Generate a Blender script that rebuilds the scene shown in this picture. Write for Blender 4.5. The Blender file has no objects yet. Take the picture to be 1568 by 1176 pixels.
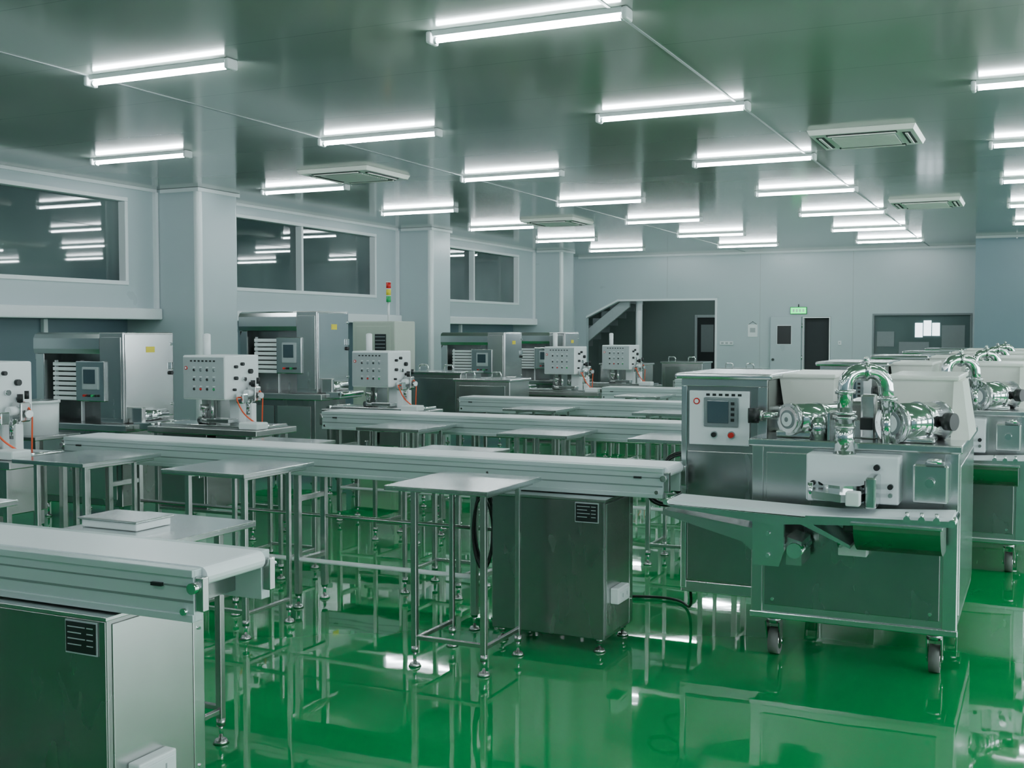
import bpy, bmesh, math, random
from mathutils import Vector, Matrix
random.seed(4)

# ------------------------------------------------------------ materials
def new_mat(name):
    m = bpy.data.materials.new(name); m.use_nodes = True
    return m, m.node_tree, m.node_tree.nodes['Principled BSDF']

def pmat(name, col, rough=0.5, metal=0.0, spec=0.5, coat=0.0, var=0.06, scale=(6,6,6), bump=0.0, rvar=0.08, nscale=3.0):
    m, nt, p = new_mat(name)
    tc = nt.nodes.new('ShaderNodeTexCoord'); mp = nt.nodes.new('ShaderNodeMapping')
    mp.inputs['Scale'].default_value = scale
    nz = nt.nodes.new('ShaderNodeTexNoise'); nz.inputs['Scale'].default_value = nscale; nz.inputs['Detail'].default_value = 3
    nt.links.new(tc.outputs['Object'], mp.inputs['Vector']); nt.links.new(mp.outputs['Vector'], nz.inputs['Vector'])
    cr = nt.nodes.new('ShaderNodeMix'); cr.data_type = 'RGBA'
    cr.inputs['A'].default_value = (*[max(0, c*(1-var)) for c in col], 1)
    cr.inputs['B'].default_value = (*[min(1, c*(1+var)) for c in col], 1)
    nt.links.new(nz.outputs['Fac'], cr.inputs['Factor']); nt.links.new(cr.outputs['Result'], p.inputs['Base Color'])
    mr = nt.nodes.new('ShaderNodeMapRange'); mr.inputs['To Min'].default_value = max(0.01, rough-rvar*0.5)
    mr.inputs['To Max'].default_value = rough+rvar
    nt.links.new(nz.outputs['Fac'], mr.inputs['Value']); nt.links.new(mr.outputs['Result'], p.inputs['Roughness'])
    p.inputs['Metallic'].default_value = metal
    p.inputs['Specular IOR Level'].default_value = spec
    p.inputs['Coat Weight'].default_value = coat
    return m

def emat(name, col, s):
    m, nt, p = new_mat(name)
    p.inputs['Base Color'].default_value = (*col, 1)
    p.inputs['Emission Color'].default_value = (*col, 1)
    p.inputs['Emission Strength'].default_value = s
    return m

STEEL = pmat('brushed_steel', (0.56,0.565,0.56), 0.24, 1.0, scale=(1.5,1.5,.5), var=0.06, rvar=0.06)
STEELD = pmat('brushed_steel_dark', (0.35,0.36,0.355), 0.25, 1.0, scale=(1.5,1.5,.5), var=0.08, rvar=0.06)  # darker steel, puts the shade of undersides and lower bodies into the colour
STEELH = pmat('brushed_steel_plate', (0.68,0.70,0.70), 0.18, 1.0, scale=(1.5,1.5,1), var=0.05, rvar=.05)
CHROME = pmat('polished_chrome', (0.82,0.83,0.84), 0.09, 1.0, var=0.02, rvar=0.03)
ALU = pmat('anodised_aluminium', (0.52,0.61,0.61), 0.34, 0.35, scale=(1,3,3), var=0.04)
ALUD = pmat('aluminium_groove', (0.20,0.26,0.25), 0.45, 0.3)
WHITE = pmat('white_paint', (0.82,0.86,0.87), 0.35, var=0.03)
CREAM = pmat('cream_enamel', (0.88,0.90,0.83), 0.3, var=0.03)
BEIGE = pmat('beige_enamel', (0.46,0.52,0.45), 0.4, var=0.03)
BELT = pmat('white_belt', (0.90,0.94,0.97), 0.3, var=0.02)
BLACK = pmat('black_plastic', (0.010,0.012,0.013), 0.4, var=0.1)
RUBBER = pmat('grey_rubber', (0.14,0.15,0.14), 0.6, var=0.2)
DARKGAP = pmat('dark_interior', (0.012,0.018,0.02), 0.6)  # near-black colour painting the shade inside openings and slots
RED = pmat('red_plastic', (0.6,0.02,0.015), 0.35)
ORANGE = pmat('orange_hose', (0.8,0.09,0.02), 0.4)
YELLOW = pmat('yellow_sticker', (0.75,0.62,0.03), 0.5)
GREENP = pmat('green_plastic', (0.02,0.4,0.12), 0.4)
SCREEN = pmat('lcd_screen', (0.05,0.085,0.10), 0.12, spec=0.6)
GREYP = pmat('grey_plastic', (0.20,0.23,0.24), 0.4)
LABEL = pmat('label_grey', (0.40,0.45,0.46), 0.4)
TRIM = pmat('white_trim', (0.80,0.85,0.87), 0.3, var=0.02)
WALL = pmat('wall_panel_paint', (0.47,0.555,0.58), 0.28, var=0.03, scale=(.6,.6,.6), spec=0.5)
WALLD = pmat('wall_shade_paint', (0.13,0.205,0.24), 0.35, var=0.03, scale=(.6,.6,.6))  # darker blue wall colour, with the shade of the left recess painted in
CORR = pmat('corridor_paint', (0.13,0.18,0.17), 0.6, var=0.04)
TUBE = emat('fluorescent_tube', (0.87,0.97,1.0), 95)
EXITG = emat('exit_sign_green', (0.02,0.9,0.22), 2.2)
LITWIN = emat('glowing_pane', (0.8,0.92,1.0), 3.5)  # glow stands in for a bright window seen in the back glass

def glass_mat():
    m, nt, p = new_mat('dark_window_glass')
    tc = nt.nodes.new('ShaderNodeTexCoord'); nz = nt.nodes.new('ShaderNodeTexNoise'); nz.inputs['Scale'].default_value = 0.5
    nt.links.new(tc.outputs['Object'], nz.inputs['Vector'])
    cr = nt.nodes.new('ShaderNodeValToRGB')
    cr.color_ramp.elements[0].position = 0.4; cr.color_ramp.elements[0].color = (0.035,0.062,0.062,1)
    cr.color_ramp.elements[1].position = 0.65; cr.color_ramp.elements[1].color = (0.11,0.155,0.15,1)
    nt.links.new(nz.outputs['Fac'], cr.inputs['Fac']); nt.links.new(cr.outputs['Color'], p.inputs['Base Color'])
    p.inputs['Roughness'].default_value = 0.02; p.inputs['IOR'].default_value = 1.7
    return m
GLASS = glass_mat()

def floor_mat():
    m, nt, p = new_mat('green_epoxy_floor')
    tc = nt.nodes.new('ShaderNodeTexCoord')
    n1 = nt.nodes.new('ShaderNodeTexNoise'); n1.inputs['Scale'].default_value = 0.7; n1.inputs['Detail'].default_value = 5
    n2 = nt.nodes.new('ShaderNodeTexNoise'); n2.inputs['Scale'].default_value = 2.2; n2.inputs['Detail'].default_value = 2
    nt.links.new(tc.outputs['Object'], n1.inputs['Vector']); nt.links.new(tc.outputs['Object'], n2.inputs['Vector'])
    mx = nt.nodes.new('ShaderNodeMix'); mx.data_type = 'RGBA'
    mx.inputs['A'].default_value = (0.000,0.245,0.060,1); mx.inputs['B'].default_value = (0.0,0.295,0.076,1)
    nt.links.new(n1.outputs['Fac'], mx.inputs['Factor']); nt.links.new(mx.outputs['Result'], p.inputs['Base Color'])
    mr = nt.nodes.new('ShaderNodeMapRange'); mr.inputs['To Min'].default_value = 0.01; mr.inputs['To Max'].default_value = 0.045
    nt.links.new(n1.outputs['Fac'], mr.inputs['Value']); nt.links.new(mr.outputs['Result'], p.inputs['Roughness'])
    b = nt.nodes.new('ShaderNodeBump'); b.inputs['Strength'].default_value = 0.035; b.inputs['Distance'].default_value = 0.03
    nt.links.new(n2.outputs['Fac'], b.inputs['Height']); nt.links.new(b.outputs['Normal'], p.inputs['Normal'])
    p.inputs['IOR'].default_value = 1.48
    return m
FLOOR = floor_mat()

def ceil_mat():
    m, nt, p = new_mat('ceiling_metal_panels')
    tc = nt.nodes.new('ShaderNodeTexCoord'); sp = nt.nodes.new('ShaderNodeSeparateXYZ')
    nt.links.new(tc.outputs['Object'], sp.inputs['Vector'])
    mo = nt.nodes.new('ShaderNodeMath'); mo.operation = 'PINGPONG'; mo.inputs[1].default_value = 0.575
    nt.links.new(sp.outputs['Y'], mo.inputs[0])
    lt = nt.nodes.new('ShaderNodeMath'); lt.operation = 'LESS_THAN'; lt.inputs[1].default_value = 0.004
    nt.links.new(mo.outputs[0], lt.inputs[0])
    nz = nt.nodes.new('ShaderNodeTexNoise'); nz.inputs['Scale'].default_value = 0.35; nz.inputs['Detail'].default_value = 2
    nt.links.new(tc.outputs['Object'], nz.inputs['Vector'])
    mx = nt.nodes.new('ShaderNodeMix'); mx.data_type = 'RGBA'
    mx.inputs['A'].default_value = (0.26,0.31,0.275,1); mx.inputs['B'].default_value = (0.295,0.345,0.31,1)
    nt.links.new(nz.outputs['Fac'], mx.inputs['Factor'])
    m2 = nt.nodes.new('ShaderNodeMix'); m2.data_type = 'RGBA'; m2.inputs['B'].default_value = (0.19,0.24,0.22,1)
    nt.links.new(lt.outputs[0], m2.inputs['Factor']); nt.links.new(mx.outputs['Result'], m2.inputs['A'])
    nt.links.new(m2.outputs['Result'], p.inputs['Base Color'])
    p.inputs['Roughness'].default_value = 0.12; p.inputs['IOR'].default_value = 1.5
    n3 = nt.nodes.new('ShaderNodeTexNoise'); n3.inputs['Scale'].default_value = 1.0; n3.inputs['Detail'].default_value = 1
    nt.links.new(tc.outputs['Object'], n3.inputs['Vector'])
    b = nt.nodes.new('ShaderNodeBump'); b.inputs['Strength'].default_value = 0.08; b.inputs['Distance'].default_value = 0.03
    nt.links.new(n3.outputs['Fac'], b.inputs['Height']); nt.links.new(b.outputs['Normal'], p.inputs['Normal'])
    return m
CEIL = ceil_mat()

# ------------------------------------------------------------ mesh builder
class B:
    def __init__(s):
        s.v=[]; s.f=[]; s.m=[]; s.sm=[]; s.mats=[]
    def idx(s, mat):
        if mat not in s.mats: s.mats.append(mat)
        return s.mats.index(mat)
    def add(s, verts, faces, mat, smooth):
        o=len(s.v); s.v += [tuple(v) for v in verts]; i=s.idx(mat)
        for k,f in enumerate(faces):
            s.f.append([a+o for a in f]); s.m.append(i)
            s.sm.append(smooth[k] if isinstance(smooth, list) else smooth)
    def box(s, x0,x1,y0,y1,z0,z1, mat, bev=0.0, rot=None, seg=2):
        bm=bmesh.new(); bmesh.ops.create_cube(bm,size=1)
        sx,sy,sz=abs(x1-x0),abs(y1-y0),abs(z1-z0)
        for v in bm.verts: v.co=Vector((v.co.x*sx,v.co.y*sy,v.co.z*sz))
        if bev>0:
            bmesh.ops.bevel(bm,geom=list(bm.edges),offset=min(bev,min(sx,sy,sz)*0.45),segments=seg,affect='EDGES',profile=0.5)
        if rot is not None: bmesh.ops.transform(bm,matrix=rot,verts=bm.verts)
        c=Vector(((x0+x1)/2,(y0+y1)/2,(z0+z1)/2))
        bm.verts.index_update()
        s.add([v.co+c for v in bm.verts],[[v.index for v in f.verts] for f in bm.faces],mat,False)
        bm.free()
    def frus(s, b, t, z0, z1, mat):
        v=[(b[0],b[2],z0),(b[1],b[2],z0),(b[1],b[3],z0),(b[0],b[3],z0),(t[0],t[2],z1),(t[1],t[2],z1),(t[1],t[3],z1),(t[0],t[3],z1)]
        s.add(v,[(3,2,1,0),(4,5,6,7),(0,1,5,4),(1,2,6,5),(2,3,7,6),(3,0,4,7)],mat,False)
    def cyl(s, p0,p1,r,mat,r2=None,seg=20):
        p0=Vector(p0);p1=Vector(p1); r2=r if r2 is None else r2
        d=(p1-p0).normalized(); a=d.orthogonal().normalized(); b=d.cross(a)
        vs=[];
        for p,rr in ((p0,r),(p1,r2)):
            for i in range(seg):
                t=2*math.pi*i/seg; vs.append(p+a*math.cos(t)*rr+b*math.sin(t)*rr)
        fs=[(i,(i+1)%seg,seg+(i+1)%seg,seg+i) for i in range(seg)]
        sm=[True]*seg
        fs.append(tuple(reversed(range(seg)))); fs.append(tuple(range(seg,2*seg))); sm+=[False,False]
        s.add(vs,fs,mat,sm)
    def sph(s,c,r,mat,sc=(1,1,1)):
        bm=bmesh.new(); bmesh.ops.create_uvsphere(bm,u_segments=16,v_segments=10,radius=r); bm.verts.index_update()
        s.add([Vector((v.co.x*sc[0],v.co.y*sc[1],v.co.z*sc[2]))+Vector(c) for v in bm.verts],[[v.index for v in f.verts] for f in bm.faces],mat,True); bm.free()
    def tube(s, pts, r, mat, seg=12, fil=0.0):
        pts=[Vector(p) for p in pts]
        if fil>0:
            out=[pts[0]]
            for i in range(1,len(pts)-1):
                a,b,c=pts[i-1],pts[i],pts[i+1]
                f=min(fil,(a-b).length*0.49,(c-b).length*0.49)
                pa=b+(a-b).normalized()*f; pc=b+(c-b).normalized()*f
                for k in range(8):
                    t=k/7; out.append(pa*(1-t)**2+b*2*t*(1-t)+pc*t*t)
            out.append(pts[-1]); pts=out
        n=len(pts); vs=[]; prev=None
        for i in range(n):
            d=(pts[min(i+1,n-1)]-pts[max(i-1,0)]).normalized()
            if prev is None: a=d.orthogonal().normalized()
            else:
                a=(prev-d*prev.dot(d)).normalized()
            prev=a; b=d.cross(a)
            for k in range(seg):
                t=2*math.pi*k/seg; vs.append(pts[i]+a*math.cos(t)*r+b*math.sin(t)*r)
        fs=[];sm=[]
        for i in range(n-1):
            for k in range(seg):
                fs.append((i*seg+k,i*seg+(k+1)%seg,(i+1)*seg+(k+1)%seg,(i+1)*seg+k)); sm.append(True)
        fs.append(tuple(reversed(range(seg)))); fs.append(tuple(range((n-1)*seg,n*seg))); sm+=[False,False]
        s.add(vs,fs,mat,sm)
    def prism(s, pts, axis, a0, a1, mat):
        def mk(p,a):
            if axis=='x': return (a,p[0],p[1])
            if axis=='y': return (p[0],a,p[1])
            return (p[0],p[1],a)
        n=len(pts); vs=[mk(p,a0) for p in pts]+[mk(p,a1) for p in pts]
        fs=[(i,(i+1)%n,n+(i+1)%n,n+i) for i in range(n)]+[tuple(reversed(range(n))),tuple(range(n,2*n))]
        s.add(vs,fs,mat,False)
    def mesh(s,name,org=(0,0,0)):
        me=bpy.data.meshes.new(name)
        me.from_pydata([(v[0]-org[0],v[1]-org[1],v[2]-org[2]) for v in s.v],[],s.f)
        for m in s.mats: me.materials.append(m)
        me.polygons.foreach_set('material_index',s.m); me.polygons.foreach_set('use_smooth',s.sm)
        me.update()
        bm=bmesh.new(); bm.from_mesh(me); bmesh.ops.recalc_face_normals(bm,faces=bm.faces); bm.to_mesh(me); bm.free()
        return me
    def obj(s,name,org=(0,0,0)):
        me=s.mesh(name,org); o=bpy.data.objects.new(name,me); o.location=org
        bpy.context.collection.objects.link(o); return o
def inst(name,me,loc,rz=0,sc=(1,1,1)):
    o=bpy.data.objects.new(name,me); o.location=loc; o.rotation_euler=(0,0,rz); o.scale=sc
    bpy.context.collection.objects.link(o); return o

CH=3.40
XL,XR=-10.2,7.0; YB,YF=25.2,-4.0
# ------------------------------------------------------------ shell
b=B(); b.box(-10.9,XR+.2,YF-.2,30,-.1,0,FLOOR); b.obj('floor')
b=B(); b.box(-10.9,XR+.2,YF-.2,30,CH,CH+.1,CEIL); b.obj('ceiling')
b=B()
for x in (-6.1,-2.22,1.7,5.6): b.box(x-.009,x+.009,YF,YB,CH-.005,CH-.0005,LABEL)
b.obj('trim_1')

cols=[(5.25,6.0),(11.1,11.88),(17.0,17.72),(22.8,23.5)]
wins=[(6.5,8.6,10.6),(12.3,14.2,16.3),(18.0,19.9,22.0)]
Z0,Z1=2.18,3.25
b=B()
b.box(XL-.2,XL,YF,YB,Z1,CH,WALL); b.box(XL-.2,XL,YF,YB,1.78,Z0,WALL)
segs=[(YF,6.5),(10.6,12.3),(16.3,18.0),(22.0,YB)]
for a,c in segs: b.box(XL-.2,XL,a,c,Z0,Z1,WALL)
b.box(XL-.7,XL-.5,YF,YB,0,1.78,WALLD); b.box(XL-.5,XL-.2,YF,YB,1.78,1.83,WALLD)  # recess backing coloured dark for the shade below the ledge
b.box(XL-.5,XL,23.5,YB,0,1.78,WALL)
b.obj('wall_left')
b=B()
for (a,c) in [(YF,5.24),(6.01,11.09),(11.89,16.99),(17.73,22.79)]:
    b.box(XL-.02,XL+.10,a,c,1.76,1.90,TRIM,.015)
    b.box(XL,XL+.03,a,c,CH-.04,CH-.001,TRIM)
    b.box(XL,XL+.05,a,a+.05,1.9,CH-.04,TRIM); b.box(XL,XL+.05,c-.05,c,1.9,CH-.04,TRIM)
b.obj('trim_2')
b=B()
for y in (8.55,9.7,14.4,20.2): b.box(XL-.5,XL-.44,y,y+.06,0,1.76,TRIM,.005)
b.tube([(XL-.38,9.9,0),(XL-.38,9.9,1.45),(XL-.38,10.6,1.55),(XL-.38,10.95,1.55)],.05,LABEL,fil=.15)
b.obj('wall_pipe')
for i,(a,c,e) in enumerate(wins):
    b=B(); b.box(XL-.12,XL-.09,a,e,Z0,Z1,GLASS)
    fw=.05
    b.box(XL-.10,XL+.02,a,e,Z0,Z0+fw,TRIM,.006); b.box(XL-.10,XL+.02,a,e,Z1-fw,Z1,TRIM,.006)
    for y in (a,c-fw/2,e-fw): b.box(XL-.10,XL+.018,y,y+fw,Z0+fw,Z1-fw,TRIM,.006)
    b.obj('window_%d'%(i+1))
for (a,c) in cols:
    b=B()
    x1=-9.52
    r=.07; pts=[(XL-.5,a)]
    for k in range(7):
        t=-math.pi/2+math.pi/2*k/6; pts.append((x1-r+r*math.cos(t),a+r+r*math.sin(t)))
    for k in range(7):
        t=math.pi/2*k/6; pts.append((x1-r+r*math.cos(t),c-r+r*math.sin(t)))
    pts.append((XL-.5,c))
    b.prism(pts,'z',0,CH-.002,WALL)
    b.box(x1-.10,x1+.004,a-.006,a+.10,0.02,CH-.01,TRIM,.05,seg=4)
    b.box(x1-.6,x1+.012,a-.012,c+.012,CH-.05,CH-.004,TRIM)
    b.obj('structural_column')

# back wall
yb=YB
b=B()
b.box(-10.9,-9.9,yb,yb+.15,0,CH,WALL)
b.prism([(-9.9,1.94),(-9.1,2.33),(-6.77,2.33),(-6.77,CH),(-9.9,CH)],'y',yb,yb+.15,WALL)
b.box(-6.77,-4.82,yb,yb+.15,0,CH,WALL); b.box(-4.82,-4.21,yb,yb+.15,1.95,CH,WALL)
b.box(-4.21,-3.34,yb,yb+.15,0,CH,WALL); b.box(-3.34,-1.36,yb,yb+.15,2.0,CH,WALL); b.box(-3.34,-1.36,yb,yb+.15,0,1.1,WALL)
b.box(-1.36,-1.0,yb,yb+.15,0,CH,WALL)
b.obj('wall_back')
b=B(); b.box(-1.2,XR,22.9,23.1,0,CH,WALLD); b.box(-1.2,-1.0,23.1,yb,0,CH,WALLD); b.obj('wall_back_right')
b=B(); b.box(-10.1,-1.3,yb-.02,yb,CH-.05,CH-.002,TRIM); b.box(-1.2,XR,22.88,22.9,CH-.05,CH-.002,LABEL)
for pa,pb in (((-9.9,1.94),(-9.1,2.33)),):
    b.prism([pa,pb,(pb[0],pb[1]+.05),(pa[0],pa[1]+.05)],'y',yb-.02,yb,TRIM)
b.box(-9.1,-6.72,yb-.02,yb,2.33,2.375,TRIM); b.box(-6.77,-6.72,yb-.02,yb,0,2.33,TRIM)
for x in (-7.9,-5.75,-3.75): b.box(x-.006,x+.006,yb-.004,yb,2.4 if x<-6.7 else 0,CH-.05,LABEL)
b.obj('trim_3')
# corridor with its doorway
b=B()
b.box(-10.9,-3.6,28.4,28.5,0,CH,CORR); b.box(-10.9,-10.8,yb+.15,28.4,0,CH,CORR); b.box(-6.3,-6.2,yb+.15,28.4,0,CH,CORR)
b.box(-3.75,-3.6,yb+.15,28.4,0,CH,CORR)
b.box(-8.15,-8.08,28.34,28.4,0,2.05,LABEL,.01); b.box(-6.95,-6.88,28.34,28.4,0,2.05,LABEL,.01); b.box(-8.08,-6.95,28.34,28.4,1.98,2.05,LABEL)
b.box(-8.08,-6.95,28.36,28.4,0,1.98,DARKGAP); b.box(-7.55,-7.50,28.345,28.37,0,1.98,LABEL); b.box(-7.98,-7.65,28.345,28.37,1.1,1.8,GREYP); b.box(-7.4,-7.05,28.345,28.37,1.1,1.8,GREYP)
b.obj('wall_corridor')
b=B()
for i in range(8):
    x=-8.95-.22*i; z=2.45-.17*i
    b.box(x-.24,x,25.5,26.6,z-.17,z,GREYP)
b.prism([(-8.9,2.5),(-8.9,2.2),(-10.75,.75),(-10.75,1.05)],'y',25.42,25.5,LABEL)
b.obj('staircase')
b=B(); b.cyl((-8.75,25.7,0),(-8.75,25.7,CH),.08,TRIM); b.box(-8.87,-8.63,25.58,25.82,0,.02,TRIM,.004); b.obj('support_post')
def exitsign(x,y,z,w=.36,h=.16):
    b=B()
    b.box(x-w/2,x+w/2,y-.04,y,z,z+h,GREENP,.01); b.box(x-w/2+.015,x+w/2-.015,y-.045,y-.04,z+.015,z+h-.015,EXITG)
    for k in range(4): b.box(x-.12+.07*k,x-.085+.07*k,y-.048,y-.045,z+.05,z+.11,WHITE)
    b.cyl((x,y-.02,z+h),(x,y-.02,z+h+.06),.01,BLACK)
    return b.obj('exit_sign')
exitsign(-4.90,yb,2.0); exitsign(-7.45,28.4,2.12,.34,.12)
b=B()
b.box(-4.815,-4.785,yb-.01,yb+.12,0.002,1.945,TRIM,.005); b.box(-4.245,-4.215,yb-.01,yb+.12,0.002,1.945,TRIM,.005); b.box(-4.785,-4.245,yb-.01,yb+.12,1.915,1.945,TRIM)
b.box(-4.785,-4.245,yb+.12,yb+.145,0.002,1.915,DARKGAP)  # dark sheet stands in for the unlit space beyond the door
b.box(-5.50,-4.83,yb-.075,yb-.035,.01,1.95,WALL,.005)
b.box(-5.36,-5.03,yb-.082,yb-.075,1.33,1.76,TRIM,.004); b.box(-5.345,-5.045,yb-.088,yb-.08,1.345,1.745,BLACK)
b.cyl((-5.43,yb-.12,1.0),(-5.43,yb-.075,1.0),.03,CHROME)
for z in (.3,1.0,1.7): b.cyl((-4.82,yb-.045,z),(-4.82,yb-.045,z+.1),.014,CHROME,seg=10)
b.obj('door_1')
b=B()
b.box(-3.34,-1.36,yb+.06,yb+.08,1.1,2.0,GLASS)
for z in (1.1,1.96): b.box(-3.34,-1.36,yb-.02,yb+.1,z,z+.04,GREYP,.005)
for x in (-3.34,-1.40): b.box(x,x+.04,yb-.02,yb+.1,1.14,1.96,GREYP,.005)
for k in range(3):
    b.box(-2.48+.17*k,-2.33+.17*k,yb+.045,yb+.06,1.53-.03*(k==0),1.80+.05*(k==1),LITWIN)  # glowing blocks paint in the brightness of a window seen in this pane
b.box(-3.25,-2.9,yb+.045,yb+.06,1.3,1.62,GREYP); b.box(-1.95,-1.5,yb+.045,yb+.06,1.2,1.75,GREYP)
b.box(-2.8,-2.2,yb+.05,yb+.06,1.15,1.4,GREYP)
b.obj('window_4')
b=B(); b.box(-6.02,-5.80,yb-.012,yb,1.50,1.78,WHITE,.004); b.box(-5.97,-5.85,yb-.014,yb-.012,1.60,1.70,LABEL); b.cyl((-5.91,yb-.01,1.84),(-5.91,yb,1.84),.008,BLACK); b.tube([(-6.0,yb-.008,1.78),(-5.91,yb-.01,1.84),(-5.82,yb-.008,1.78)],.004,BLACK); b.obj('wall_notice')
b=B(); b.box(-6.65,-6.35,yb-.03,yb,1.32,1.40,WHITE,.006)
for k in range(3): b.box(-6.62+.1*k,-6.56+.1*k,yb-.034,yb-.03,1.34,1.38,LABEL)
b.obj('light_switch_panel')
b=B(); b.box(-4.05,-3.98,yb-.02,yb,1.33,1.42,WHITE,.004); b.cyl((-4.015,yb-.03,1.375),(-4.015,yb-.02,1.375),.01,GREYP); b.obj('wall_socket')
b=B(); b.box(-10.9,XR+.2,YF-.2,YF,0,CH,WALLD); b.obj('wall_near')  # unseen wall, coloured dark so the steel fronts mirror darkness
b=B()
b.box(XR,XR+.2,YF,22.9,0,.95,WALL); b.box(XR,XR+.2,YF,22.9,2.75,CH,WALL)
wy=[(-3,0),(1.2,4.2),(5.4,8.4),(9.6,12.6),(13.8,16.8),(18,21)]
edges=[YF]+[v for w in wy for v in w]+[22.9]
for i in range(0,len(edges),2): b.box(XR,XR+.2,edges[i],edges[i+1],.95,2.75,WALL)
b.obj('wall_right')
for i,(a,c) in enumerate(wy):
    b=B()
    for z in (.95,2.70): b.box(XR+.05,XR+.15,a,c,z,z+.05,TRIM,.005)
    for y in (a,(a+c)/2-.025,c-.05): b.box(XR+.05,XR+.15,y,y+.05,1.0,2.7,TRIM,.005)
    b.obj('window_%d'%(i+5))
    L=bpy.data.lights.new('daylight','AREA'); L.shape='RECTANGLE'; L.size=2.9; L.size_y=1.7; L.energy=150; L.color=(0.88,0.97,1.0)
    o=bpy.data.objects.new('window_daylight',L); o.location=(XR+.17,(a+c)/2,1.85); o.rotation_euler=(math.radians(90),0,math.radians(90))
    bpy.context.collection.objects.link(o)

# ------------------------------------------------------------ ceiling fixtures
b=B()
b.prism([(-.045,0),(.045,0),(.030,-.028),(-.030,-.028)],'x',-.60,.60,WHITE)
for s_ in (-1,1):
    b.box(s_*.60-.035*(s_<0),s_*.60+.035*(s_>0),-.055,.055,-.072,0,WHITE,.012)
    b.cyl((s_*.60,0,-.050),(s_*.585,0,-.050),.018,WHITE,seg=12)
b.cyl((-.585,0,-.050),(.585,0,-.050),.014,TUBE,seg=10)
fx=b.mesh('fluorescent_light_fixture')
for cx in (-8.33,-5.5,-2.75,.12,2.87,5.6):
    for k in range(-3,7):
        inst('fluorescent_light_fixture',fx,(cx,6.03+2.82*k,CH-.001))
inst('fluorescent_light_fixture',fx,(-8.0,27.0,CH-.001))  # unseen corridor lamp, added to brighten the black interior
# AC cassettes
b=B(); w=.44
b.frus((-w,w,-w,w),(-w-.02,w+.02,-w-.02,w+.02),-.045,0,CREAM)
for r_ in range(4):
    M=Matrix.Rotation(math.pi/2*r_,4,'Z')
    c=M@Vector((0,-.37,-.048))
    if r_%2==0: b.box(c.x-.30,c.x+.30,c.y-.035,c.y+.035,-.052,-.044,DARKGAP); b.box(c.x-.29,c.x+.29,c.y-.012,c.y+.012,-.062,-.05,CREAM,.004)
    else: b.box(c.x-.035,c.x+.035,c.y-.30,c.y+.30,-.052,-.044,DARKGAP); b.box(c.x-.012,c.x+.012,c.y-.29,c.y+.29,-.062,-.05,CREAM,.004)
b.box(-.28,.28,-.28,.28,-.05,-.044,LABEL)
for k in range(14): b.box(-.27,.27,-.265+.04*k,-.242+.04*k,-.060,-.048,CREAM)
ac=b.mesh('ceiling_air_conditioner')
for x,y in ((-1.5,10.8),(-1.5,16.6),(-7.1,10.9),(-7.15,16.9),(-7.1,4.6),(-1.5,4.4)):
    inst('ceiling_air_conditioner',ac,(x,y,CH-.001))

# ------------------------------------------------------------ helpers for equipment
def foot(b,x,y,top=.1):
    b.cyl((x,y,0),(x,y,.018),.032,STEEL,r2=.022,seg=16); b.cyl((x,y,.018),(x,y,top),.009,CHROME,seg=10)
    b.cyl((x,y,top-.03),(x,y,top),.018,STEEL,seg=12)
def nameplate(b,x0,x1,y,z0,z1):
    b.box(x0,x1,y-.003,y,z0,z1,LABEL); b.box(x0+.004,x1-.004,y-.005,y-.002,z0+.005,z1-.005,BLACK)
    h=z1-z0
    for k in range(4):
        z=z1-.018-k*(h-.03)/4
        b.box(x0+.012,x1-.045-.015*(k%2),y-.0065,y-.004,z-.003,z,LABEL); b.box(x1-.038,x1-.014,y-.0065,y-.004,z-.003,z,LABEL)

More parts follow.
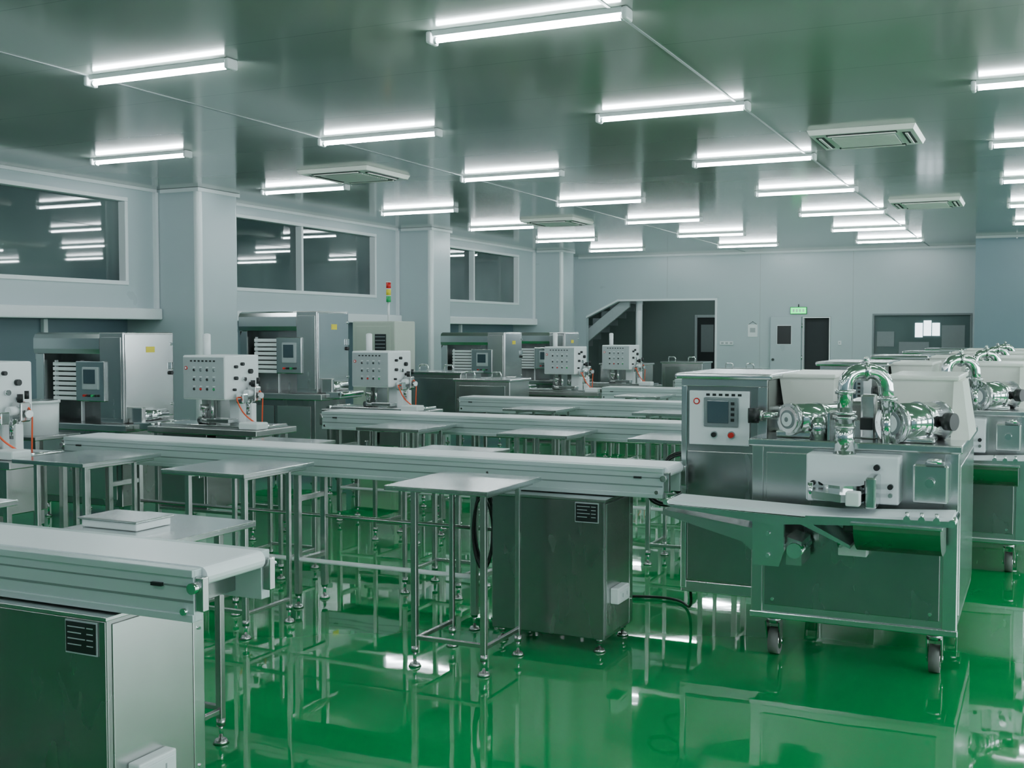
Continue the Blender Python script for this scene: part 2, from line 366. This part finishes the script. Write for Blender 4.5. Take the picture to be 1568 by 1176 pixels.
def conveyor(xl,xr,y0,y1,zt=.93,legs=(),bar=True):
    b=B(); zb=zt-.15
    for ya,yb2,out in ((y0,y0+.035,-1),(y1-.035,y1,1)):
        b.box(xl,xr,ya,yb2,zb,zt,ALU,.003)
        yo=ya if out<0 else yb2
        b.box(xl,xr,yo-.006,yo+.006,zt-.022,zt,ALU,.002)
        b.box(xl,xr,yo-.006,yo+.006,zb,zb+.022,ALU,.002)
        b.box(xl+.002,xr-.002,yo-.0015,yo+.0015,zb+.055,zb+.062,ALUD)
        b.box(xl+.002,xr-.002,yo-.0015,yo+.0015,zb+.098,zb+.103,ALUD)
        for xe in (xl,xr):
            s_=1 if xe==xr else -1
            b.box(min(xe,xe+s_*.03),max(xe,xe+s_*.03),ya+.004,yb2-.004,zb+.03,zt-.02,STEEL,.004)
            b.cyl((xe+s_*.005,yo-.018,zt-.05),(xe+s_*.005,yo+.018,zt-.05),.016,CHROME,seg=14)
            b.cyl((xe-s_*.03,yo-.014,zb+.03),(xe-s_*.03,yo+.014,zb+.03),.010,CHROME,seg=12)
            b.box(xe-s_*.13-.02,xe-s_*.13+.02,yo-.010,yo+.010,zb+.095,zb+.105,BLACK)
    r=.028
    pts=[]
    for k in range(9):
        t=math.pi/2-math.pi*k/8; pts.append((xr-.01+r*math.cos(t),zt+.003-r+r*math.sin(t)))
    for k in range(9):
        t=-math.pi/2-math.pi*k/8; pts.append((xl+.01+r*math.cos(t),zt+.003-r+r*math.sin(t)))
    b.prism(pts,'y',y0+.038,y1-.038,BELT)
    b.box(xl+.1,xr-.1,y0+.036,y1-.036,zb+.02,zt-.065,STEELD)
    for x in legs:
        for y in (y0+.03,y1-.03):
            b.box(x-.018,x+.018,y-.018,y+.018,.08,zb,STEEL,.004); foot(b,x,y,.1)
        b.box(x-.014,x+.014,y0+.03,y1-.03,.26,.29,STEEL,.003); b.box(x-.014,x+.014,y0+.03,y1-.03,.62,.65,STEEL,.003)
    if bar and len(legs)>1:
        b.cyl((min(legs),y0+.03,.285),(max(legs),y0+.03,.285),.013,WHITE,seg=12)
        b.cyl((min(legs),y1-.03,.50),(max(legs),y1-.03,.50),.011,STEEL,seg=12)
    return b.obj('belt_conveyor')

def conv_cabinet(xr,y0,name='conveyor_drive_cabinet'):
    x0,x1=xr-.62,xr; y1=y0+.42
    b=B()
    b.box(x0,x1,y0,y1,.07,.765,STEELD,.004)
    b.box(x0+.003,x1-.003,y0-.004,y0+.002,.075,.76,STEELD,.002)
    b.box(x1-.002,x1+.004,y0+.02,y1-.06,.09,.75,STEEL,.002)
    b.box(x1-.002,x1+.003,y1-.055,y1-.004,.075,.76,STEELH,.002)
    b.box(x0-.006,x1+.006,y0-.008,y1+.006,.762,.775,STEEL,.002)
    nameplate(b,x1-.155,x1-.03,y0-.005,.655,.755)
    for x in (x0+.04,x1-.04):
        for y in (y0+.04,y1-.04): foot(b,x,y,.075)
    b.box(x1+.004,x1+.050,y0+.07,y0+.23,.24,.32,WHITE,.006); b.box(x1+.050,x1+.055,y0+.085,y0+.215,.255,.305,TRIM,.002)
    for k in range(2): b.box(x1+.055,x1+.057,y0+.115+.06*k,y0+.120+.06*k,.27,.29,LABEL)
    for z in (.2,.65): b.cyl((x1+.003,y1-.03,z),(x1+.008,y1-.03,z),.006,CHROME,seg=8)
    return b.obj(name,(x0+.31,y0+.21,0))

def side_table_mesh():
    b=B(); W=.275
    b.box(-W,W,-.33,.285,.865,.873,STEELH,.002)
    b.box(-W,W,-.33,-.32,.850,.868,STEELH,.002); b.box(W-.010,W,-.33,.285,.850,.868,STEELH,.002); b.box(-W,-W+.010,-.33,.285,.850,.868,STEELH,.002)
    for x in (-W+.13,W-.05):
        b.box(x-.014,x+.014,-.28,-.252,.08,.865,STEEL,.003); foot(b,x,-.266,.1)
        b.box(x-.010,x+.010,-.25,.27,.83,.85,STEEL,.003)
        b.box(x-.012,x+.012,.10,.124,.08,.84,STEEL,.003); foot(b,x,.112,.1)
        b.box(x-.010,x+.010,-.25,.11,.12,.14,STEEL,.003)
    b.box(-W+.13,W-.05,-.276,-.256,.13,.152,STEEL,.003)
    return b.mesh('steel_side_table')
st=side_table_mesh()

# ------------------------------------------------------------ lines
conveyor(-6.0,-2.16,2.48,2.82,legs=(-3.35,-4.6,-5.7))
conv_cabinet(-2.45,2.44)
conveyor(-5.7,-1.69,5.34,5.665,legs=(-2.75,-3.9,-5.35))
conv_cabinet(-1.95,5.22)
conveyor(-5.55,-1.50,8.0,8.34,legs=(-2.0,-3.2,-4.4,-5.4)); conveyor(-5.5,-1.50,10.4,10.74,legs=(-2.0,-3.2,-4.4,-5.35))
conveyor(-4.9,-1.5,13.0,13.34,legs=(-2,-3.4,-4.8)); conveyor(-4.8,-1.5,15.7,16.04,legs=(-2,-3.4,-4.7))
for x,y in ((-2.56,4.92),(-3.97,4.96),(-5.08,4.96),(-3.3,7.66),(-4.5,7.66),(-2.3,7.66),(-3.1,10.05),(-4.4,10.05),(-2.3,12.6),(-4.2,12.6)):
    inst('steel_side_table',st,(x,y,0))
for x,y in ((-3.02,3.18),(-4.3,3.18),(-3.3,6.06),(-4.6,6.06),(-3.6,8.72),(-4.9,8.72)): inst('steel_side_table',st,(x,y,0),math.pi)
inst('steel_side_table',st,(-3.42,2.09,0))
inst('steel_side_table',st,(-4.6,2.09,0))
b=B(); b.box(-3.25,-2.98,3.12,3.30,.874,.905,WHITE,.006); b.box(-3.26,-2.97,3.11,3.31,.903,.912,STEELH,.003); b.obj('parts_tray')
def coil(cx,cy,cz,rx,rz,n,name,ax='x'):
    b=B(); pts=[]
    for i in range(n*20+1):
        t=2*math.pi*i/20; k=1+.12*math.sin(i*.7/3)
        u=rx*k*math.cos(t); w_=rz*k*math.sin(t)
        pts.append((cx+(u if ax=='x' else .012*math.sin(t*.3)),cy+(u if ax=='y' else .02*math.sin(t*.31)),cz+w_))
    b.tube(pts,.006,BLACK,seg=6)
    b.tube([pts[0],(pts[0][0],pts[0][1],cz+rz),(cx+.02,cy,cz+rz+.12)],.006,BLACK,seg=6)
    b.obj(name)
coil(-2.66,5.30,.56,.06,.19,5,'power_cable_coil'); coil(-1.88,5.98,.70,.09,.05,4,'power_cable_coil'); coil(-1.95,6.6,.80,.12,.07,4,'power_cable_coil')
b=B(); b.tube([(-2.5,5.70,.08),(-2.7,5.95,.012),(-2.3,6.4,.012),(-1.95,6.5,.012),(-1.78,6.2,.012),(-1.76,6.0,.35)],.008,BLACK,seg=8,fil=.2); b.obj('power_cable')

# ------------------------------------------------------------ forming machine
def forming_machine():
    b=B()
    X0,X1,Y0,Y1=-1.28,-.345,5.50,6.72
    b.box(X0,X1,Y0,Y1,.22,1.05,STEEL,.006)
    b.box(X0-.02,X1+.02,Y0-.03,Y1+.03,1.05,1.085,STEELH,.006)
    b.box(X1-.06,X1+.006,Y0-.006,Y0+.05,.22,1.05,STEELH,.005); b.box(X0-.006,X0+.05,Y0-.006,Y0+.05,.22,1.05,STEEL,.005)
    b.box(X0+.06,X1-.07,Y0-.008,Y0,.27,.70,STEELD,.003)
    b.box(X0+.065,X0+.28,Y0-.012,Y0,.76,1.02,STEEL,.004)
    b.box(X1,X1+.008,Y0+.10,Y1-.10,.28,.98,STEELH,.003)
    b.box(X0-.01,X1+.01,Y0-.012,Y0+.02,.205,.235,STEELH,.004)
    b.box(X0+.05,X1-.06,Y0-.004,Y0,.715,.745,BLACK)  # black strip paints the shade in the gap between front panels
    for x in (X0+.1,X1-.11):
        for z in (.3,.66): b.cyl((x,Y0-.012,z),(x,Y0-.008,z),.008,CHROME,seg=10)
    cx0,cx1,cy=-1.71,-1.262,5.72
    b.box(cx0,cx1,cy,6.40,.30,1.36,STEELD,.006)
    b.box(cx0,cx0+.03,cy-.008,cy+.02,.26,1.325,STEELH,.004); b.box(cx1-.05,cx1-.0,cy-.008,cy+.02,1.0,1.325,STEEL,.004)
    b.box(cx0,cx1,cy-.010,cy+.02,1.322,1.362,STEEL,.004); b.box(cx0,cx1,cy,6.40,.24,.30,STEEL,.005)
    b.box(cx0-.03,cx1+.03,cy-.04,6.44,1.36,1.39,STEELH,.012)
    b.box(cx0+.035,cx1-.03,cy-.008,cy+.005,.31,.985,STEELD,.003)
    b.box(cx1-.055,cx1-.04,cy-.03,cy-.01,.60,.72,CHROME,.005)
    b.box(-1.665,-1.35,cy-.018,cy-.006,1.02,1.30,TRIM,.004)
    b.box(-1.585,-1.405,cy-.030,cy-.016,1.115,1.267,GREYP,.006); b.box(-1.565,-1.455,cy-.034,cy-.028,1.135,1.25,SCREEN,.002)
    for k in range(4): b.box(-1.443,-1.425,cy-.033,cy-.028,1.145+.028*k,1.16+.028*k,BLACK)
    b.cyl((-1.625,cy-.022,1.245),(-1.625,cy-.016,1.245),.017,RED,seg=18); b.cyl((-1.625,cy-.024,1.245),(-1.625,cy-.02,1.245),.011,WHITE,seg=14)
    for k in range(6): b.box(-1.575+.033*k,-1.556+.033*k,cy-.020,cy-.017,1.274,1.286,BLACK)
    b.cyl((-1.53,cy-.04,1.075),(-1.53,cy-.016,1.075),.013,BLACK,seg=16); b.cyl((-1.44,cy-.045,1.075),(-1.44,cy-.016,1.075),.014,RED,seg=16)
    b.cyl((-1.53,cy-.03,1.075),(-1.53,cy-.018,1.075),.019,CHROME,seg=16); b.cyl((-1.44,cy-.03,1.075),(-1.44,cy-.018,1.075),.020,CHROME,seg=16)
    for hx0,hx1 in ((-1.235,-.975),(-.69,-.385)):
        b.frus((hx0+.01,hx1-.02,6.02,6.60),(hx0-.02,hx1+.0,5.96,6.66),1.10,1.37,CREAM)
        b.box(hx0-.035,hx1+.012,5.945,6.675,1.362,1.385,CREAM,.008)
        for k in range(3): b.box(hx0+.04+.08*k,hx0+.062+.08*k,5.975,6.01,1.17,1.22,CREAM,.004)
        b.box(hx0-.01,hx1+.01,5.98,6.62,1.085,1.105,STEEL,.004)
    b.frus((-.40,-.315,5.80,6.4),(-.40,-.36,5.95,6.4),1.085,1.36,CREAM)
    b.box(-1.30,-1.22,5.9,6.3,1.085,1.22,STEEL,.02)
    b.box(-.95,-.71,6.1,6.5,1.085,1.24,STEELD,.02)
    def motor(c,r,L,ang):
        c=Vector(c); a=Vector((math.cos(ang),math.sin(ang),0))
        b.cyl(c,c+a*L,r,CHROME,seg=36)
        b.cyl(c-a*.012,c+a*.012,r*1.07,STEELH,seg=36)
        b.cyl(c+a*(L*.50),c+a*(L*.53),r*1.05,STEELH,seg=36)
        b.cyl(c+a*(L*.93),c+a*(L*.97),r*1.06,STEELH,seg=36)
        b.cyl(c-a*.018,c-a*.010,r*.86,CHROME,seg=28); b.cyl(c-a*.022,c-a*.016,r*.62,GREYP,seg=28); b.cyl(c-a*.026,c-a*.018,r*.46,WHITE,seg=24); b.cyl(c-a*.028,c-a*.024,r*.16,GREYP,seg=12)
        for k in range(6):
            t=2*math.pi*k/6; e=a.cross(Vector((0,0,1)))*math.cos(t)*r*.93+Vector((0,0,1))*math.sin(t)*r*.93
            b.cyl(c+e-a*.018,c+e-a*.01,.005,STEEL,seg=8)
    motor((-1.12,5.58,1.175),.074,.34,math.radians(55))
    motor((-.635,5.54,1.175),.092,.32,math.radians(55))
    b.cyl((-1.30,5.62,1.185),(-1.18,5.66,1.185),.018,CHROME); b.cyl((-1.335,5.61,1.185),(-1.285,5.625,1.185),.038,BLACK,seg=18); b.cyl((-1.29,5.62,1.185),(-1.27,5.63,1.185),.028,STEEL,seg=18)
    b.cyl((-.49,5.74,1.18),(-.41,5.69,1.18),.030,CHROME); b.cyl((-.415,5.69,1.18),(-.375,5.67,1.18),.042,BLACK,seg=18)
    b.box(-1.19,-.99,5.58,5.78,1.085,1.12,STEELH,.01); b.box(-.68,-.45,5.54,5.80,1.085,1.11,STEELH,.01)
    b.cyl((-.985,5.60,1.08),(-.985,5.60,1.19),.045,CHROME,seg=24)
    px,py=-.835,5.415
    b.cyl((px,py,1.02),(px,py,1.20),.046,CHROME,seg=28)
    for z,r in ((1.03,.052),(1.16,.050),(1.205,.056),(1.225,.050)): b.cyl((px,py,z-.008),(px,py,z+.008),r,STEELH,seg=28)
    b.tube([(px,py,1.20),(px,py,1.42),(px+.165,py+.10,1.42),(px+.175,py+.11,1.24)],.035,CHROME,seg=20,fil=.088)
    b.cyl((px,py,1.314),(px,py,1.334),.046,STEELH,seg=24); b.cyl((px+.175,py+.11,1.28),(px+.175,py+.11,1.30),.046,STEELH,seg=24)
    b.cyl((px+.175,py+.11,1.08),(px+.175,py+.11,1.25),.026,CHROME,seg=18)
    b.cyl((px+.085,py+.05,1.44),(px+.085,py+.05,1.475),.010,CHROME); b.sph((px+.085,py+.05,1.475),.013,CHROME)
    b.cyl((px+.072,py+.044,1.42),(px+.090,py+.055,1.42),.046,STEELH,seg=24)
    b.box(-.80,-.73,5.66,5.74,1.085,1.30,STEEL,.01); b.box(-.80,-.74,5.64,5.66,1.13,1.19,BLACK,.005)
    b.box(-.93,-.915,5.50,5.75,1.085,1.22,STEELH,.004)
    b.box(-.92,-.72,5.70,5.73,1.085,1.17,STEELH,.004)
    b.box(-1.00,-.585,5.36,5.50,.815,1.035,TRIM,.008)
    for x in (-.965,-.70,-.62):
        b.cyl((x,5.325,.90),(x,5.36,.90),.012,BLACK,seg=12); b.cyl((x,5.335,.86),(x,5.36,.86),.010,STEEL,seg=12)
    b.cyl((-.68,5.33,.985),(-.68,5.36,.985),.014,BLACK,seg=16)
    b.prism([(-.96,5.30),(-.94,5.18),(-.80,5.10),(-.72,5.14),(-.70,5.30)],'z',.85,.885,STEELH)
    b.prism([(-.94,5.34),(-.90,5.24),(-.82,5.20),(-.74,5.24),(-.72,5.34)],'z',.885,.91,CHROME)
    b.box(-.775,-.715,5.06,5.12,.842,.905,WHITE,.006); b.cyl((-.95,5.2,.84),(-.95,5.2,.92),.012,CHROME); b.cyl((-.70,5.2,.84),(-.70,5.2,.94),.014,BLACK)
    b.box(-.705,-.66,5.16,5.34,.82,.96,STEELH,.008)
    b.box(-.525,-.375,5.34,5.50,.835,1.01,STEELH,.01); b.cyl((-.45,5.30,.93),(-.45,5.34,.93),.02,CHROME); b.cyl((-.46,5.30,1.03),(-.40,5.30,1.03),.012,CHROME); b.box(-.47,-.39,5.30,5.36,1.01,1.025,GREYP,.004)
    # outfeed belt, side frames, guide plates
    b.prism([(-1.60,.795),(-.83,.775),(-.34,.80),(-.34,.815),(-.83,.79),(-1.60,.812)],'y',5.10,5.34,BELT)
    for y in (5.085,5.34):
        b.prism([(-1.60,.793),(-.95,.775),(-.95,.745),(-1.10,.735),(-1.55,.780)],'y',y,y+.012,STEELH)
        b.prism([(-.95,.785),(-.34,.80),(-.34,.775),(-.95,.745)],'y',y,y+.012,STEELH)
    b.cyl((-1.60,5.09,.803),(-1.60,5.35,.803),.012,CHROME,seg=12); b.cyl((-.34,5.08,.79),(-.34,5.36,.79),.016,CHROME,seg=14)
    for x in (-.46,-.40,-.52): b.cyl((x,5.07,.80),(x,5.10,.80),.014,CHROME,seg=12); b.cyl((x,5.085,.80),(x,5.085,.83),.008,CHROME,seg=8)
    b.prism([(-1.66,.73),(-1.64,.75),(-1.20,.69),(-1.20,.61)],'y',5.20,5.45,STEEL)
    b.prism([(-1.205,.75),(-1.06,.75),(-1.06,.60),(-1.08,.53),(-1.20,.53)],'y',5.16,5.19,STEELH); b.prism([(-1.06,.66),(-.99,.64),(-.99,.53),(-1.06,.53)],'y',5.22,5.44,STEEL)
    b.box(-1.20,-1.06,5.19,5.50,.60,.63,STEEL,.004)
    for z in (.58,.68): b.cyl((-1.13,5.145,z),(-1.13,5.165,z),.010,CHROME,seg=10)
    b.cyl((-1.02,5.2,.60),(-1.02,5.46,.60),.035,CHROME,seg=20)
    b.prism([(-1.24,.74),(-1.28,.60),(-1.24,.57),(-1.18,.74)],'y',5.3,5.34,STEEL)
    b.prism([(-.98,.77),(-.76,.66),(-.76,.645),(-.98,.74)],'y',5.12,5.36,STEELH)
    pts=[]
    for k in range(9):
        t=math.pi+math.pi/2*k/8; pts.append((5.30+.21*math.cos(t),.765+.15*math.sin(t)))
    pts+= [(5.42,.615),(5.42,.765)]
    b.prism(pts,'x',-.745,-.385,STEELD); b.box(-.755,-.375,5.07,5.43,.758,.772,STEELH,.003)
    b.box(-.86,-.73,5.42,5.50,.555,.61,WHITE,.004); b.cyl((-.85,5.42,.60),(-.85,5.38,.64),.012,CHROME)
    b.box(-.79,-.72,5.1,5.3,.72,.775,BLACK,.01)
    for x in (-1.19,-.44):
        for y in (5.58,6.6):
            b.box(x-.055,x+.055,y-.055,y+.055,.195,.207,STEEL,.002)
            b.cyl((x,y,.165),(x,y,.197),.035,STEEL,seg=20)
            for s_ in (-1,1): b.prism([(y-.04,.175),(y+.04,.175),(y+.055,.055),(y+.02,.05)],'x',x+s_*.032-.003,x+s_*.032+.003,STEEL)
            b.cyl((x-.024,y+.035,.066),(x+.024,y+.035,.066),.066,RUBBER,seg=28); b.cyl((x-.038,y+.035,.066),(x+.038,y+.035,.066),.014,CHROME,seg=12)
            b.cyl((x-.026,y+.035,.066),(x+.026,y+.035,.066),.04,STEEL,seg=20)
    return b.mesh('food_forming_machine',(-1.0,6.0,0))
fm=forming_machine()
for dx,dy in ((0,0),(.25,2.6),(.3,5.05),(.3,7.6),(.3,10.2)):
    inst('food_forming_machine',fm,(-1.0+dx,6.0+dy,0))

# ------------------------------------------------------------ cutting machine
def cutter():
    b=B()
    X0,X1,Y0,Y1,Za,Zb=-6.18,-5.76,7.0,7.42,1.07,1.42
    b.box(X0,X1,Y0,Y1,Za,Zb,WHITE,.012)
    b.box(X0+.01,X1-.01,Y0-.004,Y0+.002,Za+.012,Zb-.015,LABEL,.002)
    b.cyl((X0+.04,Y0-.01,Zb-.10),(X0+.04,Y0-.003,Zb-.10),.014,RED,seg=14); b.cyl((X0+.04,Y0-.012,Zb-.10),(X0+.04,Y0-.003,Zb-.10),.008,WHITE,seg=14)
    for k in range(7): b.box(X0+.08+.038*k,X0+.10+.038*k,Y0-.006,Y0-.003,Zb-.050,Zb-.038,BLACK)
    for r_ in range(3):
        for k in range(4):
            x=X0+.12+.065*k; z=Zb-.115-.075*r_
            b.cyl((x,Y0-.014,z),(x,Y0-.003,z),.008,(BLACK,RED,BLACK,GREENP)[k] if r_==2 else (BLACK,GREYP)[k%2],seg=12)
            b.cyl((x,Y0-.008,z),(x,Y0-.003,z),.012,CHROME,seg=12)
            b.box(x-.012,x+.012,Y0-.006,Y0-.003,z+.019,z+.025,WHITE)
    for (yy,zz,r,m) in ((.12,.26,.013,BLACK),(.2,.28,.014,BLACK),(.3,.22,.020,BLACK),(.12,.17,.015,BLACK),(.22,.16,.018,CHROME),(.31,.12,.015,BLACK),(.1,.08,.011,BLACK)):
        b.cyl((X1,Y0+yy,Za+zz),(X1+.025,Y0+yy,Za+zz),r,m,seg=14)
    b.cyl((-6.12,7.22,Zb),(-6.12,7.22,Zb+.16),.030,WHITE,seg=20); b.sph((-6.12,7.22,Zb+.16),.030,WHITE,(1,1,.4))
    b.box(X1+.02,X1+.10,Y0+.24,Y0+.32,Za-.02,Za+.10,STEEL,.01); b.cyl((X1+.06,Y0+.22,Za-.12),(X1+.06,Y0+.22,Za-.0),.028,CHROME,seg=18)
    b.cyl((X1+.06,Y0+.18,Za+.05),(X1+.06,Y0+.24,Za+.05),.028,WHITE,seg=18); b.cyl((X1+.05,Y0+.28,Za+.10),(X1+.05,Y0+.28,Za+.15),.018,BLACK,seg=14)
    b.cyl((X1+.085,Y0+.30,Za+.12),(X1+.085,Y0+.30,Za+.17),.014,BLACK,seg=14); b.cyl((X1+.11,Y0+.28,Za+.03),(X1+.14,Y0+.27,Za+.03),.024,STEELH,seg=18)
    b.box(X1+.02,X1+.09,Y0+.10,Y0+.17,Za-.03,Za+.05,CHROME,.01)
    b.tube([(X1+.03,Y0+.12,Za+.02),(X1+.09,Y0+.02,Za+.02),(X1+.13,Y0+.05,Za-.10),(X1+.18,Y0+.14,Za-.18),(X1+.2,Y0+.2,Za-.20)],.006,ORANGE,seg=8,fil=.08)
    b.tube([(X1+.06,Y0+.30,Za+.1),(X1+.13,Y0+.30,Za+.04),(X1+.12,Y0+.30,Za-.2)],.005,ORANGE,seg=8,fil=.05)
    b.box(-5.90,-5.80,7.22,7.38,.87,Za,WHITE,.008); b.box(-5.72,-5.66,7.20,7.26,.87,1.04,WHITE,.008); b.box(-6.15,-6.02,7.2,7.40,.87,Za,STEELD,.01)
    b.cyl((-6.05,7.10,.93),(-6.05,7.10,Za),.022,CHROME); b.cyl((-6.05,7.10,.98),(-6.05,7.10,1.03),.036,STEEL); b.cyl((-6.10,7.10,.90),(-6.0,7.10,.90),.03,STEELD,seg=16)
    b.cyl((-5.97,7.10,.90),(-5.97,7.10,Za),.012,CHROME)
    b.box(-6.0,-5.78,7.06,7.18,.885,.92,STEELH,.006)
    b.box(-6.50,-5.42,6.94,7.46,.80,.85,STEEL,.006); b.box(-6.46,-5.45,7.02,7.36,.85,.872,STEELH,.004)
    b.box(-5.62,-5.44,6.98,7.12,.852,.905,WHITE,.01)
    for x in (-6.46,-5.47): b.cyl((x,7.0,.861),(x,7.38,.861),.018,CHROME,seg=14)
    b.box(-6.46,-5.95,7.0,7.4,.20,.80,STEELD,.006); b.box(-6.44,-5.97,6.992,7.0,.24,.76,STEEL,.003); b.box(-6.02,-6.0,6.97,6.99,.45,.55,CHROME,.004)
    b.box(-5.90,-5.60,7.05,7.38,.50,.80,STEEL,.006)
    for x in (-6.44,-5.5):
        for y in (6.99,7.41):
            b.box(x-.018,x+.018,y-.018,y+.018,.08,.80,STEEL,.003); foot(b,x,y,.1)
    for y in (6.99,7.41): b.box(-6.44,-5.5,y-.012,y+.012,.18,.205,STEEL,.003)
    return b.mesh('cutting_machine',(-5.97,7.2,0))
cm=cutter()
for dx,dy in ((0,-2.27),(0,0),(.08,2.3),(.42,6.2),(.45,8.2)):
    inst('cutting_machine',cm,(-5.97+dx,7.2+dy,0))

# ------------------------------------------------------------ tunnel machine
def tunnel():
    b=B()
    X0,X1,Y0,Y1=-7.92,-6.90,7.10,7.70
    pts=[(Y1,1.42),(Y0+.01,1.42),(Y0,1.46),(Y0,1.55),(Y0+.02,1.585),(Y0+.06,1.60),(Y1,1.60)]
    b.prism(pts,'x',X0,X1-.26,STEELH)
    b.prism([(X0,1.42),(X0,1.36),(X0+.03,1.42)],'y',Y0+.02,Y1,STEEL)
    b.box(X0,X0+.10,Y0+.02,Y1,.80,1.42,STEELH,.006)
    b.box(X0,X1-.25,Y1-.04,Y1,.80,1.42,STEELD)
    b.box(X1-.26,X1,Y0,Y1,.84,1.60,STEEL,.008)
    b.box(X1-.24,X1-.02,Y0-.006,Y0,.88,1.56,STEEL,.003)
    b.box(X1,X1+.008,Y0+.02,Y1-.02,.88,1.585,STEELH,.004)
    b.box(X1+.008,X1+.011,Y0+.26,Y0+.36,1.43,1.48,YELLOW); b.cyl((X1+.005,Y1-.05,1.25),(X1+.03,Y1-.05,1.25),.018,BLACK,seg=14); b.box(X1+.008,X1+.03,Y1-.06,Y1-.03,1.28,1.34,CHROME,.004)
    for z in (.98,1.5): b.cyl((X1+.006,Y1-.03,z),(X1+.018,Y1-.03,z),.012,CHROME,seg=10)
    b.box(-7.40,-7.08,Y0-.03,Y0+.10,1.02,1.36,STEELH,.008)
    b.box(-7.32,-7.14,Y0-.042,Y0-.028,1.12,1.31,LABEL,.006); b.box(-7.30,-7.17,Y0-.046,Y0-.04,1.17,1.29,SCREEN,.002)
    for k in range(4): b.cyl((-7.295+.045*k,Y0-.052,1.07),(-7.295+.045*k,Y0-.03,1.07),.010,(RED,BLACK,GREENP,BLACK)[k],seg=12)
    for k in range(8): b.box(-7.76,-7.44,Y0+.06,Y0+.10,1.02+.042*k,1.050+.042*k,WHITE,.004)
    for x in (-7.76,-7.46): b.box(x,x+.015,Y0+.08,Y0+.11,.84,1.36,WHITE,.002)
    b.box(X0-.05,X1+.12,Y0-.10,Y1,.78,.84,STEEL,.008)
    b.box(X0+.02,X1-.03,Y0+.0,Y1-.02,.14,.78,STEELD,.008)
    b.box(X0+.06,-7.45,Y0-.008,Y0,.2,.72,STEEL,.004); b.box(-7.41,X1-.08,Y0-.008,Y0,.2,.72,STEEL,.004)
    for x in (-7.50,-7.38): b.box(x,x+.02,Y0-.03,Y0-.01,.42,.54,CHROME,.004)
    b.box(X1+.12,X1+.30,Y0-.02,Y1-.2,.80,.86,STEELH,.006); b.cyl((X1+.30,Y0-.02,.84),(X1+.30,Y1-.2,.84),.02,CHROME)
    b.cyl((X1+.08,Y0+.1,.90),(X1+.08,Y0+.4,.90),.05,CHROME,seg=20); b.box(X1+.0,X1+.15,Y0+.05,Y0+.1,.84,.98,STEEL,.01)
    for x in (X0+.08,X1-.1):
        for y in (Y0+.06,Y1-.08): foot(b,x,y,.15)
    return b.mesh('tunnel_packing_machine',(-7.4,7.4,0))
tm=tunnel()
for dx,dy,sz in ((0,0,1),(0,2.76,1.14),(0,7.3,1.0),(.05,9.4,1.0),(.05,-2.3,1.0)):
    inst('tunnel_packing_machine',tm,(-7.4+dx,7.4+dy,0),0,(1,1,sz))
b=B(); b.cyl((-7.0,6.30,.82),(-7.0,6.30,1.07),.15,WHITE,r2=.16,seg=32); b.cyl((-7.0,6.30,1.06),(-7.0,6.30,1.08),.168,WHITE,seg=32); b.cyl((-7.0,6.30,1.075),(-7.0,6.30,1.082),.15,STEELD,seg=32)
b.box(-7.22,-6.78,6.08,6.52,.79,.82,STEEL,.005)
for x in (-7.19,-6.81):
    for y in (6.11,6.49): b.box(x-.018,x+.018,y-.018,y+.018,.08,.80,STEEL,.003); foot(b,x,y,.1)
b.obj('bucket_stand')
b=B(); b.box(-7.86,-7.24,12.0,12.5,0.03,1.74,BEIGE,.015); b.box(-7.80,-7.30,11.99,12.0,.1,1.68,BEIGE,.006)
b.box(-7.52,-7.36,11.98,11.992,1.34,1.58,DARKGAP,.004)
for k in range(5): b.box(-7.51,-7.37,11.975,11.99,1.36+.045*k,1.372+.045*k,GREYP)
b.cyl((-7.45,12.2,1.74),(-7.45,12.2,1.98),.014,WHITE)
for k,m in enumerate((GREENP,YELLOW,RED)): b.cyl((-7.45,12.2,1.98+.085*k),(-7.45,12.2,2.055+.085*k),.03,m,seg=18); b.cyl((-7.45,12.2,2.055+.085*k),(-7.45,12.2,2.065+.085*k),.032,WHITE,seg=18)
for x in (-7.8,-7.3):
    for y in (12.05,12.45): b.cyl((x,y,0),(x,y,.05),.03,BLACK)
b.obj('electrical_cabinet')
def washer(x,y,h=1.12):
    b=B(); b.box(x-.36,x+.36,y-.28,y+.28,.55,h-.02,STEEL,.01); b.box(x-.38,x+.38,y-.30,y+.30,h-.03,h,STEELH,.006)
    b.box(x-.30,x+.30,y-.285,y-.28,.62,h-.08,STEELH,.003)
    for sx in (-.32,.32):
        for sy in (-.24,.24): b.box(x+sx-.02,x+sx+.02,y+sy-.02,y+sy+.02,.08,.6,STEEL,.003); foot(b,x+sx,y+sy,.1)
    for xx in (-.2,.15): b.tube([(x+xx-.06,y-.2,h-.01),(x+xx-.06,y-.2,h+.08),(x+xx+.06,y-.2,h+.08),(x+xx+.06,y-.2,h-.01)],.010,CHROME,fil=.03)
    b.obj('steel_tank',(x,y,0))
washer(-6.75,12.4); washer(-6.0,12.2,1.05); washer(-6.2,17.6,1.1); washer(-5.6,19.0,1.1); washer(-4.6,19.0,1.0)

# ------------------------------------------------------------ world, camera
w=bpy.data.worlds.new('World'); bpy.context.scene.world=w; w.use_nodes=True
w.node_tree.nodes['Background'].inputs[0].default_value=(0.75,0.9,1.0,1); w.node_tree.nodes['Background'].inputs[1].default_value=1.5
cam=bpy.data.cameras.new('camera'); co=bpy.data.objects.new('camera',cam); bpy.context.collection.objects.link(co)
co.location=(0,0,1.6); co.rotation_euler=(math.radians(90-2.61),0,math.radians(25.2))
cam.sensor_width=36; cam.lens=39.77; cam.clip_end=100
bpy.context.scene.camera=co
